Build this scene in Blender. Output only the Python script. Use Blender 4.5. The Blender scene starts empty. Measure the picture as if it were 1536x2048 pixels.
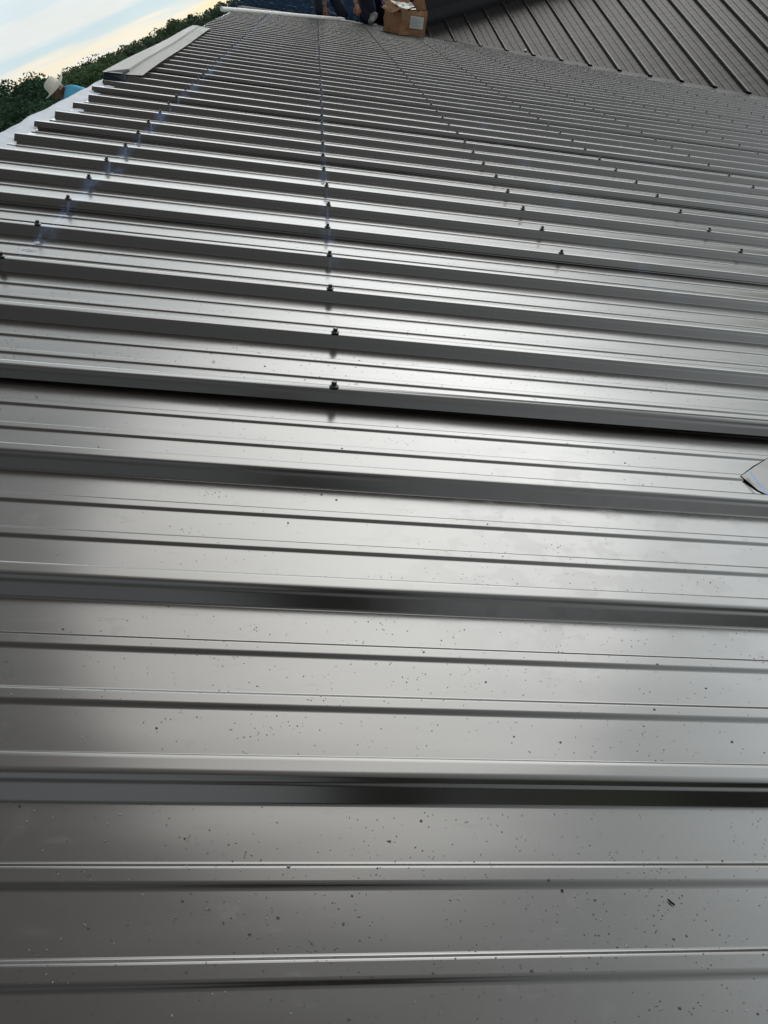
import bpy, bmesh, math, random
from mathutils import Vector, Matrix, noise
random.seed(7)
S = bpy.context.scene
C = S.collection
R = math.radians
# ------------------------------------------------------------------ camera
CAM = Vector((0.0, 0.0, 7.5))
HC = 0.5415                      # camera height over the roof sheet
FPX, CX, CY = 1530.0, 768.0, 1024.0
CR = Matrix(((0.94094852, 0.31057167, 0.13476317),
             (-0.07344304, 0.57583601, -0.81425979),
             (-0.33048751, 0.75627913, 0.56464137)))
cam_data = bpy.data.cameras.new('camera')
cam = bpy.data.objects.new('camera', cam_data); C.objects.link(cam)
cam.matrix_world = Matrix.Translation(CAM) @ CR.to_4x4()
cam_data.sensor_fit = 'HORIZONTAL'; cam_data.sensor_width = 36.0
cam_data.lens = FPX / 1536.0 * 36.0
cam_data.clip_start = 0.02; cam_data.clip_end = 6000
S.camera = cam
S.view_settings.view_transform = 'Standard'; S.view_settings.look = 'None'
S.view_settings.exposure = 0.0; S.view_settings.gamma = 1.0
S.render.resolution_x = 768; S.render.resolution_y = 1024
SUN_AZ, SUN_EL = 27.0, 32.0

# ------------------------------------------------------------------ sky
W = bpy.data.worlds.new('World'); S.world = W; W.use_nodes = True
def build_world():
    nt = W.node_tree; N = nt.nodes; L = nt.links
    for n in list(N): N.remove(n)
    def val(x):
        return x
    def M(op, a, b=None, c=None, clamp=False):
        n = N.new('ShaderNodeMath'); n.operation = op; n.use_clamp = clamp
        for i, v in enumerate((a, b, c)):
            if v is None: continue
            if isinstance(v, (int, float)): n.inputs[i].default_value = v
            else: L.new(v, n.inputs[i])
        return n.outputs[0]
    out = N.new('ShaderNodeOutputWorld'); bg = N.new('ShaderNodeBackground')
    bg.inputs['Strength'].default_value = 0.1
    L.new(bg.outputs[0], out.inputs[0])
    tc = N.new('ShaderNodeTexCoord')
    nz = N.new('ShaderNodeVectorMath'); nz.operation = 'NORMALIZE'
    L.new(tc.outputs['Generated'], nz.inputs[0])
    sp = N.new('ShaderNodeSeparateXYZ'); L.new(nz.outputs[0], sp.inputs[0])
    z = sp.outputs['Z']; y = sp.outputs['Y']
    sky = N.new('ShaderNodeTexSky'); sky.sky_type = 'NISHITA'; sky.sun_disc = False
    sky.sun_elevation = R(SUN_EL); sky.sun_rotation = R(SUN_AZ); sky.air_density = 1.2; sky.dust_density = 2.0
    # streaky cloud noise, stretched along the horizon
    mp = N.new('ShaderNodeMapping'); mp.inputs['Scale'].default_value = (2.2, 2.2, 34.0)
    mp.inputs['Rotation'].default_value = (R(0.0), R(1.2), 0)
    L.new(nz.outputs[0], mp.inputs[0])
    ns = N.new('ShaderNodeTexNoise'); ns.inputs['Scale'].default_value = 1.6; ns.inputs['Detail'].default_value = 6
    ns.inputs['Roughness'].default_value = 0.55
    L.new(mp.outputs[0], ns.inputs['Vector'])
    mp2 = N.new('ShaderNodeMapping'); mp2.inputs['Scale'].default_value = (3, 3, 6); L.new(nz.outputs[0], mp2.inputs[0])
    ns2 = N.new('ShaderNodeTexNoise'); ns2.inputs['Scale'].default_value = 1.3; ns2.inputs['Detail'].default_value = 4
    L.new(mp2.outputs[0], ns2.inputs['Vector'])
    # low colour of the sky by height, shifted by the streaks
    zz = M('ADD', z, M('MULTIPLY', M('SUBTRACT', ns.outputs['Fac'], 0.5), 0.078))
    rp = N.new('ShaderNodeValToRGB'); e = rp.color_ramp.elements
    e[0].position = 0.0; e[0].color = (0.98, 0.86, 0.58, 1)
    e[1].position = 1.0; e[1].color = (0.62, 0.59, 0.52, 1)
    for p, c in ((0.006, (1.0, 0.88, 0.60, 1)), (0.014, (0.95, 0.90, 0.78, 1)), (0.024, (0.66, 0.80, 0.84, 1)), (0.036, (0.60, 0.78, 0.86, 1)), (0.052, (0.84, 0.88, 0.88, 1)), (0.066, (0.70, 0.83, 0.90, 1)),
                 (0.090, (0.80, 0.86, 0.90, 1)), (0.16, (0.89, 0.925, 0.93, 1)), (0.5, (0.85, 0.90, 0.90, 1))):
        q = e.new(p); q.color = c
    L.new(zz, rp.inputs[0])
    # brightness by height and by side: bright veil of cloud ahead, dim behind
    cv = N.new('ShaderNodeFloatCurve')
    pts = ((0, .95), (.075, .95), (.12, 1.6), (.21, 3.05), (.34, 2.05), (.50, 1.2), (.66, .74), (.8, .56), (1, .5))
    m = cv.mapping.curves[0].points
    m[0].location = (0, pts[0][1] / 4); m[1].location = (1, pts[-1][1] / 4)
    for p in pts[1:-1]: m.new(p[0], p[1] / 4)
    cv.mapping.update(); L.new(z, cv.inputs['Value'])
    lum = M('MULTIPLY', cv.outputs[0], 4.0)
    side = N.new('ShaderNodeMapRange'); side.interpolation_type = 'SMOOTHSTEP'
    side.inputs['From Min'].default_value = -0.35; side.inputs['From Max'].default_value = 0.75
    side.inputs['To Min'].default_value = 0.36; side.inputs['To Max'].default_value = 1.0
    L.new(M('ADD', M('MULTIPLY', y, .86), M('MULTIPLY', sp.outputs['X'], .5)), side.inputs['Value'])
    L.new(M('ADD', 0.15, M('MULTIPLY', M('MAXIMUM', z, 0.0), 0.35)), side.inputs['To Min'])
    lum = M('MULTIPLY', lum, side.outputs[0])
    lum = M('MULTIPLY', lum, M('ADD', 0.78, M('MULTIPLY', ns2.outputs['Fac'], 0.44)))
    # glow of the sun through the cloud
    sd = Vector((math.sin(R(SUN_AZ)) * math.cos(R(SUN_EL)), math.cos(R(SUN_AZ)) * math.cos(R(SUN_EL)), math.sin(R(SUN_EL))))
    dt = N.new('ShaderNodeVectorMath'); dt.operation = 'DOT_PRODUCT'; dt.inputs[1].default_value = sd
    L.new(nz.outputs[0], dt.inputs[0])
    ang = M('ARCCOSINE', M('MINIMUM', dt.outputs['Value'], 0.9999))
    g = M('EXPONENT', M('MULTIPLY', M('POWER', M('DIVIDE', ang, R(12.0)), 2.0), -1.0))
    lum = M('ADD', lum, M('MULTIPLY', g, 1.55))
    d2 = N.new('ShaderNodeVectorMath'); d2.operation = 'DOT_PRODUCT'; d2.inputs[1].default_value = Vector((math.sin(R(48)), math.cos(R(48)), math.tan(R(9)))).normalized()
    L.new(nz.outputs[0], d2.inputs[0])
    g2 = M('EXPONENT', M('MULTIPLY', M('POWER', M('DIVIDE', M('ARCCOSINE', M('MINIMUM', d2.outputs['Value'], 0.9999)), R(24.0)), 2.0), -1.0))
    lum = M('ADD', lum, M('MULTIPLY', g2, 0.55))
    d3 = N.new('ShaderNodeVectorMath'); d3.operation = 'DOT_PRODUCT'; d3.inputs[1].default_value = Vector((math.sin(R(105)), math.cos(R(105)), math.tan(R(32)))).normalized()
    L.new(nz.outputs[0], d3.inputs[0])
    g3 = M('EXPONENT', M('MULTIPLY', M('POWER', M('DIVIDE', M('ARCCOSINE', M('MINIMUM', d3.outputs['Value'], 0.9999)), R(30.0)), 2.0), -1.0))
    lum = M('ADD', lum, M('MULTIPLY', g3, 0.35))
    mul = N.new('ShaderNodeVectorMath'); mul.operation = 'SCALE'
    L.new(rp.outputs[0], mul.inputs[0]); L.new(M('MULTIPLY', lum, 10.0), mul.inputs['Scale'])
    sc = N.new('ShaderNodeVectorMath'); sc.operation = 'SCALE'; sc.inputs['Scale'].default_value = 0.12
    L.new(sky.outputs[0], sc.inputs[0])
    ad = N.new('ShaderNodeVectorMath'); ad.operation = 'ADD'
    L.new(mul.outputs[0], ad.inputs[0]); L.new(sc.outputs[0], ad.inputs[1])
    L.new(ad.outputs[0], bg.inputs['Color'])
    return sd
SUNDIR = build_world()
sl = bpy.data.lights.new('sun', 'SUN'); sl.energy = 0.7; sl.angle = R(40); sl.color = (1.0, 0.97, 0.93)
so = bpy.data.objects.new('sun', sl); C.objects.link(so)
so.rotation_euler = SUNDIR.to_track_quat('Z', 'Y').to_euler()

# ------------------------------------------------------------------ roof frames
PITCH = R(26.57)
XA = Vector((math.cos(PITCH), 0, -math.sin(PITCH)))      # down the slope, to the right
YA = Vector((0, 1, 0))
NA = Vector((math.sin(PITCH), 0, math.cos(PITCH)))
ORG = CAM - HC * NA
ROOF = Matrix.Translation(ORG) @ Matrix((XA, YA, NA)).transposed().to_4x4()
def P(x, y, z=0.0): return ORG + x * XA + y * YA + z * NA
def ray(px, py):
    return (CR @ Vector((px - CX, -(py - CY), -FPX))).normalized()
def on_roof(px, py, z=0.0):
    r = ray(px, py); t = (HC - z) / (-r.dot(NA)); p = r * t
    return Vector((p.dot(XA), p.dot(YA), z))                 # roof coordinates
def rw(px, py, z=0.0):
    v = on_roof(px, py, z); return P(*v)
def at_depth(px, py, d):
    return CAM + ray(px, py) * d

# ------------------------------------------------------------------ object helpers
def props(o, label=None, cat=None, group=None, kind=None):
    if label: o['label'] = label
    if cat: o['category'] = cat
    if group: o['group'] = group
    if kind: o['kind'] = kind
    return o
def empty(name, mat=None):
    o = bpy.data.objects.new(name, None); C.objects.link(o); o.empty_display_size = 0.1
    if mat is not None: o.matrix_world = mat
    return o
def link(name, me, mat, parent=None, mw=None, smooth=False):
    o = bpy.data.objects.new(name, me); C.objects.link(o)
    if mat:
        for m in (mat if isinstance(mat, (list, tuple)) else [mat]): me.materials.append(m)
    if smooth:
        me.polygons.foreach_set('use_smooth', [True] * len(me.polygons))
    if parent: o.parent = parent
    if mw is not None:
        o.matrix_local = (parent.matrix_basis.inverted() @ mw) if parent else mw
    return o
def mesh(name, vs, fs):
    me = bpy.data.meshes.new(name); me.from_pydata([tuple(v) for v in vs], [], fs); me.update(); return me
def from_bm(name, bm):
    me = bpy.data.meshes.new(name); bm.normal_update(); bm.to_mesh(me); bm.free(); return me

# ------------------------------------------------------------------ materials
def new_mat(name):
    m = bpy.data.materials.new(name); m.use_nodes = True
    nt = m.node_tree; b = nt.nodes['Principled BSDF']; return m, nt, b
def simple(name, col, rough=0.6, metal=0.0, var=0.15, scale=30.0, bump=0.0, bscale=60.0, ior=1.5, spec=0.5):
    m, nt, b = new_mat(name); N = nt.nodes; L = nt.links
    tc = N.new('ShaderNodeTexCoord'); n = N.new('ShaderNodeTexNoise'); n.inputs['Scale'].default_value = scale; n.inputs['Detail'].default_value = 4
    L.new(tc.outputs['Object'], n.inputs['Vector'])
    mx = N.new('ShaderNodeMix'); mx.data_type = 'RGBA'
    mx.inputs['A'].default_value = tuple(c * (1 - var) for c in col) + (1,)
    mx.inputs['B'].default_value = tuple(min(1, c * (1 + var)) for c in col) + (1,)
    L.new(n.outputs['Fac'], mx.inputs['Factor']); L.new(mx.outputs['Result'], b.inputs['Base Color'])
    b.inputs['Roughness'].default_value = rough; b.inputs['Metallic'].default_value = metal
    b.inputs['IOR'].default_value = ior; b.inputs['Specular IOR Level'].default_value = spec
    if bump:
        n2 = N.new('ShaderNodeTexNoise'); n2.inputs['Scale'].default_value = bscale; n2.inputs['Detail'].default_value = 5
        L.new(tc.outputs['Object'], n2.inputs['Vector'])
        bp = N.new('ShaderNodeBump'); bp.inputs['Strength'].default_value = bump; bp.inputs['Distance'].default_value = 0.01
        L.new(n2.outputs['Fac'], bp.inputs['Height']); L.new(bp.outputs[0], b.inputs['Normal'])
    return m

def roof_metal(name, base=(0.0115, 0.0095, 0.008), rough=0.2, ior=2.15, chalk=True):
    m, nt, b = new_mat(name); N = nt.nodes; L = nt.links
    def MM(op, a, c=None, d=None, clamp=False):
        n = N.new('ShaderNodeMath'); n.operation = op; n.use_clamp = clamp
        for i, v in enumerate((a, c, d)):
            if v is None: continue
            if isinstance(v, (int, float)): n.inputs[i].default_value = v
            else: L.new(v, n.inputs[i])
        return n.outputs[0]
    def nse(scale, det, vec, rg=0.5):
        n = N.new('ShaderNodeTexNoise'); n.inputs['Scale'].default_value = scale; n.inputs['Detail'].default_value = det
        n.inputs['Roughness'].default_value = rg; L.new(vec, n.inputs['Vector']); return n.outputs['Fac']
    def mr(v, a, c, lo, hi, sm=True):
        n = N.new('ShaderNodeMapRange'); n.interpolation_type = 'SMOOTHSTEP' if sm else 'LINEAR'
        for k, x in (('From Min', a), ('From Max', c), ('To Min', lo), ('To Max', hi)): n.inputs[k].default_value = x
        L.new(v, n.inputs['Value']); return n.outputs[0]
    tc = N.new('ShaderNodeTexCoord'); ob = tc.outputs['Object']
    sp = N.new('ShaderNodeSeparateXYZ'); L.new(ob, sp.inputs[0])
    st = N.new('ShaderNodeMapping'); st.inputs['Scale'].default_value = (1.2, 7.0, 1.0); L.new(ob, st.inputs[0])
    stain = mr(nse(13, 5, st.outputs[0], 0.6), 0.60, 0.72, 0, 1)
    blot = mr(nse(24, 3, ob), 0.64, 0.69, 0, 1)
    dust = mr(nse(420, 2, ob), 0.74, 0.80, 0, 1)
    # base colour: dark bronze paint, a little dust
    mx = N.new('ShaderNodeMix'); mx.data_type = 'RGBA'
    mx.inputs['A'].default_value = base + (1,); mx.inputs['B'].default_value = tuple(c * 1.9 for c in base) + (1,)
    L.new(MM('MULTIPLY', nse(6, 5, st.outputs[0]), 0.6), mx.inputs['Factor'])
    dm = N.new('ShaderNodeMix'); dm.data_type = 'RGBA'; dm.inputs['B'].default_value = (0.30, 0.29, 0.27, 1)
    L.new(mx.outputs['Result'], dm.inputs['A']); L.new(MM('MULTIPLY', dust, 0.12), dm.inputs['Factor'])
    colr = dm.outputs['Result']
    if chalk:
        wob = MM('MULTIPLY', MM('SUBTRACT', nse(3.0, 3, ob), 0.5), 0.06)
        xx = MM('ADD', sp.outputs['X'], wob)
        def band(x0, w, k):
            d = MM('ABSOLUTE', MM('SUBTRACT', xx, x0)); return MM('MULTIPLY', mr(d, w, 0.0, 0, 1), k)
        msk = MM('MAXIMUM', band(-0.545, 0.038, 1.0), MM('MAXIMUM', band(0.072, 0.03, 0.45), MM('MAXIMUM', band(0.90, 0.045, 0.35), band(1.62, 0.05, 0.3))))
        x2 = MM('ADD', sp.outputs['X'], MM('MULTIPLY', MM('SUBTRACT', nse(1.1, 2, ob), 0.5), 0.012))
        def line(x0, k): return MM('MULTIPLY', mr(MM('ABSOLUTE', MM('SUBTRACT', x2, x0)), .0045, .002, 0, 1), k)
        thin = MM('MULTIPLY', MM('MAXIMUM', line(-0.552, 1.0), line(0.075, .6)), mr(nse(30, 3, ob), .36, .56, .25, 1))
        far = mr(sp.outputs['Y'], 1.45, 1.9, 0, 1)
        patch = mr(nse(11, 4, ob, 0.65), 0.44, 0.62, 0, 1)
        msk = MM('MULTIPLY', MM('MAXIMUM', MM('MULTIPLY', msk, patch), thin), far)
        cm = N.new('ShaderNodeMix'); cm.data_type = 'RGBA'; cm.inputs['B'].default_value = (0.24, 0.38, 0.68, 1)
        L.new(colr, cm.inputs['A']); L.new(MM('MULTIPLY', msk, 0.40), cm.inputs['Factor']); colr = cm.outputs['Result']
    L.new(colr, b.inputs['Base Color'])
    rg = MM('ADD', rough, MM('MULTIPLY', MM('SUBTRACT', nse(5, 4, st.outputs[0]), 0.5), 0.06))
    rg = MM('ADD', rg, MM('MULTIPLY', stain, 0.05)); rg = MM('ADD', rg, MM('MULTIPLY', blot, 0.03))
    if chalk:      # damp smudges, a little right of the middle of the nearest sheet
        dv = N.new('ShaderNodeVectorMath'); dv.operation = 'DISTANCE'; dv.inputs[1].default_value = (0.36, 0.72, 0.0); L.new(ob, dv.inputs[0])
        near = mr(dv.outputs['Value'], .34, .10, 0, 1)
        rg = MM('ADD', rg, MM('MULTIPLY', MM('MULTIPLY', near, mr(nse(19, 4, ob, .6), .50, .57, 0, 1)), .055))
    L.new(rg, b.inputs['Roughness'])
    b.inputs['IOR'].default_value = ior
    # slight unevenness of thin sheet, plus the grain of the paint
    wv = N.new('ShaderNodeMapping'); wv.inputs['Scale'].default_value = (1.6, 5.0, 1.0); L.new(ob, wv.inputs[0])
    b1 = N.new('ShaderNodeBump'); b1.inputs['Strength'].default_value = 1.0; b1.inputs['Distance'].default_value = 0.0011
    L.new(nse(2.2, 1.0, wv.outputs[0]), b1.inputs['Height'])
    L.new(mr(sp.outputs['Y'], 2.0, 5.5, 1.0, 0.0), b1.inputs['Strength']) if chalk else None
    L.new(b1.outputs[0], b.inputs['Normal'])
    return m
MT = {}
MT['metal'] = roof_metal('dark_painted_steel')
MT['metal2'] = roof_metal('upper_painted_steel', base=(0.022, 0.020, 0.020), rough=0.27, ior=1.35, chalk=False)
MT['trim'] = simple('dark_flashing', (0.022, 0.024, 0.030), 0.34, ior=1.42, scale=8)
MT['cap'] = simple('ridge_cap_steel', (0.55, 0.55, 0.53), 0.42, metal=0.0, var=0.08, scale=6, bump=0.1, bscale=9)
MT['screw'] = simple('black_screw', (0.012, 0.012, 0.013), 0.3, ior=1.6)
MT['white'] = simple('white_trim_paint', (0.80, 0.80, 0.78), 0.45, var=0.05)
MT['under'] = simple('white_underlayment', (0.42, 0.46, 0.53), 0.55, var=0.12, scale=7, bump=0.5, bscale=11)
MT['card'] = simple('brown_cardboard', (0.43, 0.27, 0.16), 0.85, var=0.22, scale=14, bump=0.25, bscale=18)
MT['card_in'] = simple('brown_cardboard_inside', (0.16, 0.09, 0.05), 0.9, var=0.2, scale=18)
MT['tape'] = simple('packing_tape', (0.46, 0.31, 0.19), 0.25, var=0.08)
MT['paper'] = simple('white_paper', (0.80, 0.82, 0.84), 0.7, var=0.04)
MT['print'] = simple('grey_print', (0.30, 0.38, 0.42), 0.7, var=0.3, scale=90)
MT['plastic'] = simple('white_plastic_film', (0.78, 0.78, 0.76), 0.3, var=0.06, bump=0.5, bscale=25)
MT['black'] = simple('black_plastic', (0.012, 0.012, 0.012), 0.4)
MT['gap_shade'] = simple('painted_gap_shade', (0.004, 0.004, 0.004), 0.95, spec=0.0)  # flat black painted in for shade in the cut and the open rib ends
MT['skin'] = simple('skin', (0.42, 0.20, 0.12), 0.5, var=0.1, scale=25)
MT['skin2'] = simple('tanned_skin', (0.17, 0.085, 0.055), 0.5, var=0.12, scale=25)
MT['hair'] = simple('dark_hair', (0.02, 0.015, 0.012), 0.6)
MT['cyan'] = simple('light_blue_shirt', (0.10, 0.42, 0.62), 0.85, var=0.18, scale=5, bump=0.4, bscale=14)
MT['jeans'] = simple('navy_denim', (0.010, 0.016, 0.034), 0.85, var=0.3, scale=12, bump=0.4, bscale=30)
MT['sage'] = simple('grey_green_sleeve', (0.10, 0.13, 0.125), 0.85, var=0.2, scale=9, bump=0.4, bscale=18)
MT['hat'] = simple('white_straw', (0.72, 0.70, 0.60), 0.75, var=0.1, scale=40, bump=0.3, bscale=80)
MT['boot'] = simple('grey_suede', (0.21, 0.21, 0.20), 0.8, var=0.2, scale=20)
MT['sole'] = simple('black_rubber', (0.02, 0.02, 0.02), 0.7)
MT['glove'] = simple('brown_glove', (0.09, 0.05, 0.04), 0.8)
MT['bark'] = simple('bark', (0.09, 0.07, 0.05), 0.9, var=0.3, scale=6, bump=0.6, bscale=20)
MT['grass'] = simple('grass', (0.05, 0.085, 0.03), 0.95, var=0.35, scale=0.15)
MT['wallm'] = simple('wall_siding', (0.30, 0.29, 0.27), 0.7, var=0.08, scale=3)
MT['chalk'] = simple('blue_chalk', (0.22, 0.38, 0.80), 0.95, var=0.15, scale=200)
MT['leafbit'] = simple('dry_leaf', (0.035, 0.028, 0.012), 0.8, var=0.4, scale=300)
MT['shaving'] = simple('bright_shaving', (0.75, 0.75, 0.75), 0.35, metal=0.5)
def leaf_mat(name, a, b_):
    m, nt, b = new_mat(name); N = nt.nodes; L = nt.links
    tc = N.new('ShaderNodeTexCoord'); n = N.new('ShaderNodeTexNoise'); n.inputs['Scale'].default_value = 0.8; n.inputs['Detail'].default_value = 6
    L.new(tc.outputs['Object'], n.inputs['Vector'])
    mx = N.new('ShaderNodeMix'); mx.data_type = 'RGBA'; mx.inputs['A'].default_value = a + (1,); mx.inputs['B'].default_value = b_ + (1,)
    r = N.new('ShaderNodeMapRange'); r.inputs['From Min'].default_value = 0.35; r.inputs['From Max'].default_value = 0.65
    L.new(n.outputs['Fac'], r.inputs['Value']); L.new(r.outputs[0], mx.inputs['Factor']); L.new(mx.outputs['Result'], b.inputs['Base Color'])
    b.inputs['Roughness'].default_value = 0.8; b.inputs['Specular IOR Level'].default_value = 0.2
    return m
MT['leaf_dark'] = leaf_mat('dark_leaves', (0.022, 0.055, 0.034), (0.045, 0.095, 0.050))
MT['leaf_mid'] = leaf_mat('mid_leaves', (0.05, 0.095, 0.045), (0.095, 0.155, 0.065))
MT['leaf_far'] = leaf_mat('far_leaves', (0.035, 0.065, 0.042), (0.075, 0.115, 0.065))
def water_mat():
    m, nt, b = new_mat('water'); b.inputs['IOR'].default_value = 1.33
    b.inputs['Roughness'].default_value = 0.02; b.inputs['Base Color'].default_value = (0.2, 0.2, 0.2, 1); b.inputs['Transmission Weight'].default_value = 0.8; return m
MT['water'] = water_mat()
def tarp_mat():
    m, nt, b = new_mat('navy_underlayment'); N = nt.nodes; L = nt.links
    tc = N.new('ShaderNodeTexCoord'); n = N.new('ShaderNodeTexNoise'); n.inputs['Scale'].default_value = 2.2; n.inputs['Detail'].default_value = 6
    n.inputs['Distortion'].default_value = 1.2
    L.new(tc.outputs['Object'], n.inputs['Vector'])
    mx = N.new('ShaderNodeMix'); mx.data_type = 'RGBA'; mx.inputs['A'].default_value = (0.005, 0.011, 0.022, 1); mx.inputs['B'].default_value = (0.013, 0.026, 0.045, 1)
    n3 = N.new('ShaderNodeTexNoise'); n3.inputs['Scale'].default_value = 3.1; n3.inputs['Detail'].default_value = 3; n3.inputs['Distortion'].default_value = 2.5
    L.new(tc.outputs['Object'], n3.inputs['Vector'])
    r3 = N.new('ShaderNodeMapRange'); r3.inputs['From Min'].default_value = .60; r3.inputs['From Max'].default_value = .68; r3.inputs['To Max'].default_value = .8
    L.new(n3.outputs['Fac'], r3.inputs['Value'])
    m3 = N.new('ShaderNodeMix'); m3.data_type = 'RGBA'; m3.inputs['B'].default_value = (0.10, 0.135, 0.17, 1)  # paler streaks painted into the colour as highlights on the wrinkles
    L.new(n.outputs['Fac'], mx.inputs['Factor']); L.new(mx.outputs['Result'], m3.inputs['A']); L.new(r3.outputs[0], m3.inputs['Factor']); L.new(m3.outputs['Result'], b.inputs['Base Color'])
    b.inputs['Roughness'].default_value = 0.9; b.inputs['Specular IOR Level'].default_value = 0.0; return m
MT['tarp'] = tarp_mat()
def plaid_mat():
    m, nt, b = new_mat('plaid_cloth'); N = nt.nodes; L = nt.links
    tc = N.new('ShaderNodeTexCoord'); mp = N.new('ShaderNodeMapping'); mp.inputs['Rotation'].default_value = (0.4, 0.5, 0.3); L.new(tc.outputs['Object'], mp.inputs[0])
    outs = []
    for d in ('X', 'Z'):
        w = N.new('ShaderNodeTexWave'); w.wave_type = 'BANDS'; w.bands_direction = d; w.inputs['Scale'].default_value = 9.0; w.inputs['Distortion'].default_value = 0.6
        L.new(mp.outputs[0], w.inputs['Vector']); outs.append(w.outputs['Fac'])
    ad = N.new('ShaderNodeMath'); ad.operation = 'ADD'; L.new(outs[0], ad.inputs[0]); L.new(outs[1], ad.inputs[1])
    cr = N.new('ShaderNodeValToRGB'); e = cr.color_ramp.elements
    e[0].position = 0.2; e[0].color = (0.04, 0.045, 0.06, 1); e[1].position = 0.85; e[1].color = (0.42, 0.40, 0.40, 1)
    q = e.new(0.5); q.color = (0.16, 0.11, 0.12, 1)
    dv = N.new('ShaderNodeMath'); dv.operation = 'MULTIPLY'; dv.inputs[1].default_value = 0.5; L.new(ad.outputs[0], dv.inputs[0])
    L.new(dv.outputs[0], cr.inputs[0]); L.new(cr.outputs[0], b.inputs['Base Color']); b.inputs['Roughness'].default_value = 0.9
    return m
MT['plaid'] = plaid_mat()

# ------------------------------------------------------------------ the ribbed sheets
PT = 0.2286; C0 = 0.3885          # rib pitch, centre of rib 0 along Y
def fillet(pts, r, seg=3):
    out = [pts[0]]
    for i in range(1, len(pts) - 1):
        a, b, c = Vector(pts[i - 1]), Vector(pts[i]), Vector(pts[i + 1])
        u = (a - b); v = (c - b); k = min(r, u.length * .45, v.length * .45)
        u.normalize(); v.normalize(); p0 = b + u * k; p2 = b + v * k
        for s in range(seg + 1):
            t = s / seg; out.append(tuple((1 - t) ** 2 * p0 + 2 * t * (1 - t) * b + t * t * p2))
    out.append(pts[-1]); return out
MAJOR = [(-.0226, 0), (-.0140, .0128), (-.0120, .0142), (-.0092, .0188), (-.0060, .0194), (.0060, .0194), (.0092, .0188), (.0120, .0142), (.0140, .0128), (.0226, 0)]
def minor(c): return [(c - .0095, 0), (c - .0062, .0027), (c + .0062, .0027), (c + .0095, 0)]
def sheet_profile(front, pitches, lap=0.0, pt=PT, c0=C0, lead=True, rear_dz=-0.0016, rear_dy=0.0):
    """cross-section (y,z) of one sheet: front lap rib, flats with pencil ribs, rear rib under the next sheet"""
    pts = []
    for k in range(pitches + 1):
        c = c0 + (front + k) * pt
        if k == 0:
            mj = [(c + y, z + lap) for y, z in MAJOR]
            if lead: mj[0] = (c - .0202, .0036 + lap)          # raw edge of the overlap leg
            mj[-1] = (c + .0226, 0.0)
            pts += mj
        elif k == pitches:
            pts += [(c + y * .93 + rear_dy, max(-0.001, z + (rear_dz if z > 0 else 0))) for y, z in MAJOR]
        else: pts += [(c + y, z) for y, z in MAJOR]
        if k < pitches:
            for q in (.0815, .1471): pts += minor(c + q)
    return fillet(pts, .0016)
def extrude_x(prof, xl, xr, nseg=14, wob=0.0, dz=None, seed=0):
    """xl, xr: functions of y giving the two ends"""
    vs = []; fs = []; n = len(prof)
    for i in range(nseg + 1):
        t = i / nseg
        for (y, z) in prof:
            a, b = xl(y), xr(y); x = a + (b - a) * t
            zz = z + (dz(x, y) if dz else 0)
            vs.append((x, y + wob * noise.noise(Vector((x * 1.3, seed * 3.1, 0))), zz))
    for i in range(nseg):
        for j in range(n - 1):
            a = i * n + j; fs.append((a, a + n, a + n + 1, a + 1))
    return vs, fs

# valley: where the upper roof meets this slope
VA = on_roof(845, 71.5); VB = on_roof(1536, 199.5)
def lin(a, b):
    return lambda y: a.x + (b.x - a.x) * (y - a.y) / (b.y - a.y)
cutA = on_roof(845, 75.5); cutB = on_roof(1536, 206)
valley_x = lin(VA, VB); cut_x = lin(cutA, cutB)
XMAX = 7.0
def right_end(y): return min(XMAX, max(1.05, cut_x(y)))

house = empty('house', Matrix.Translation((0, 0, 0)))
props(house, 'house under construction with dark ribbed metal roof seen from on top of it', 'house')
screws_near = []
LEFT = {-1: -1.02, 3: -.96, 7: -.875, 11: -.886, 15: -.927, 19: -.93, 23: -.935}
sheets = {}
fronts = list(range(-17, 52, 4))
for f in fronts:
    pitches = 4 if f < 51 else 4
    xl0 = LEFT.get(f, -.94 - .0016 * max(0, f - 23))
    jag = {}
    def xl(y, xl0=xl0, f=f):
        k = round((y - C0) / PT)
        return xl0 + .012 * math.sin(k * 12.9898 + 1.3)
    lap = 0.0012
    dz = None
    if f == 3:
        y3 = C0 + 3 * PT
        def dz(x, y, y3=y3):
            k = max(0, 1 - abs(y - y3 + .004) / .03)
            s = min(1, max(0, (x + .5) / 1.2)); s = s * s * (3 - 2 * s)
            return k * (.0012 + .0065 * s) if y < y3 + .02 else 0
    if f == -1:
        prof = sheet_profile(f, pitches, lap, rear_dz=-.0042, rear_dy=.0045)
    else: prof = sheet_profile(f, pitches, lap)
    vs, fs = extrude_x(prof, xl, right_end, nseg=26, wob=.0022 if f < 20 else .0, dz=dz, seed=f)
    me = mesh('roof_panel', vs, fs)
    if f == -1:
        o = link('roof_panel', me, MT['metal'], None, ROOF)
        props(o, 'dark ribbed steel roof panel without screws lying loose nearest the viewer', 'roof panel')
    else:
        o = link('roof_panel', me, MT['metal'], house, ROOF)
    sheets[f] = o

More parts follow.
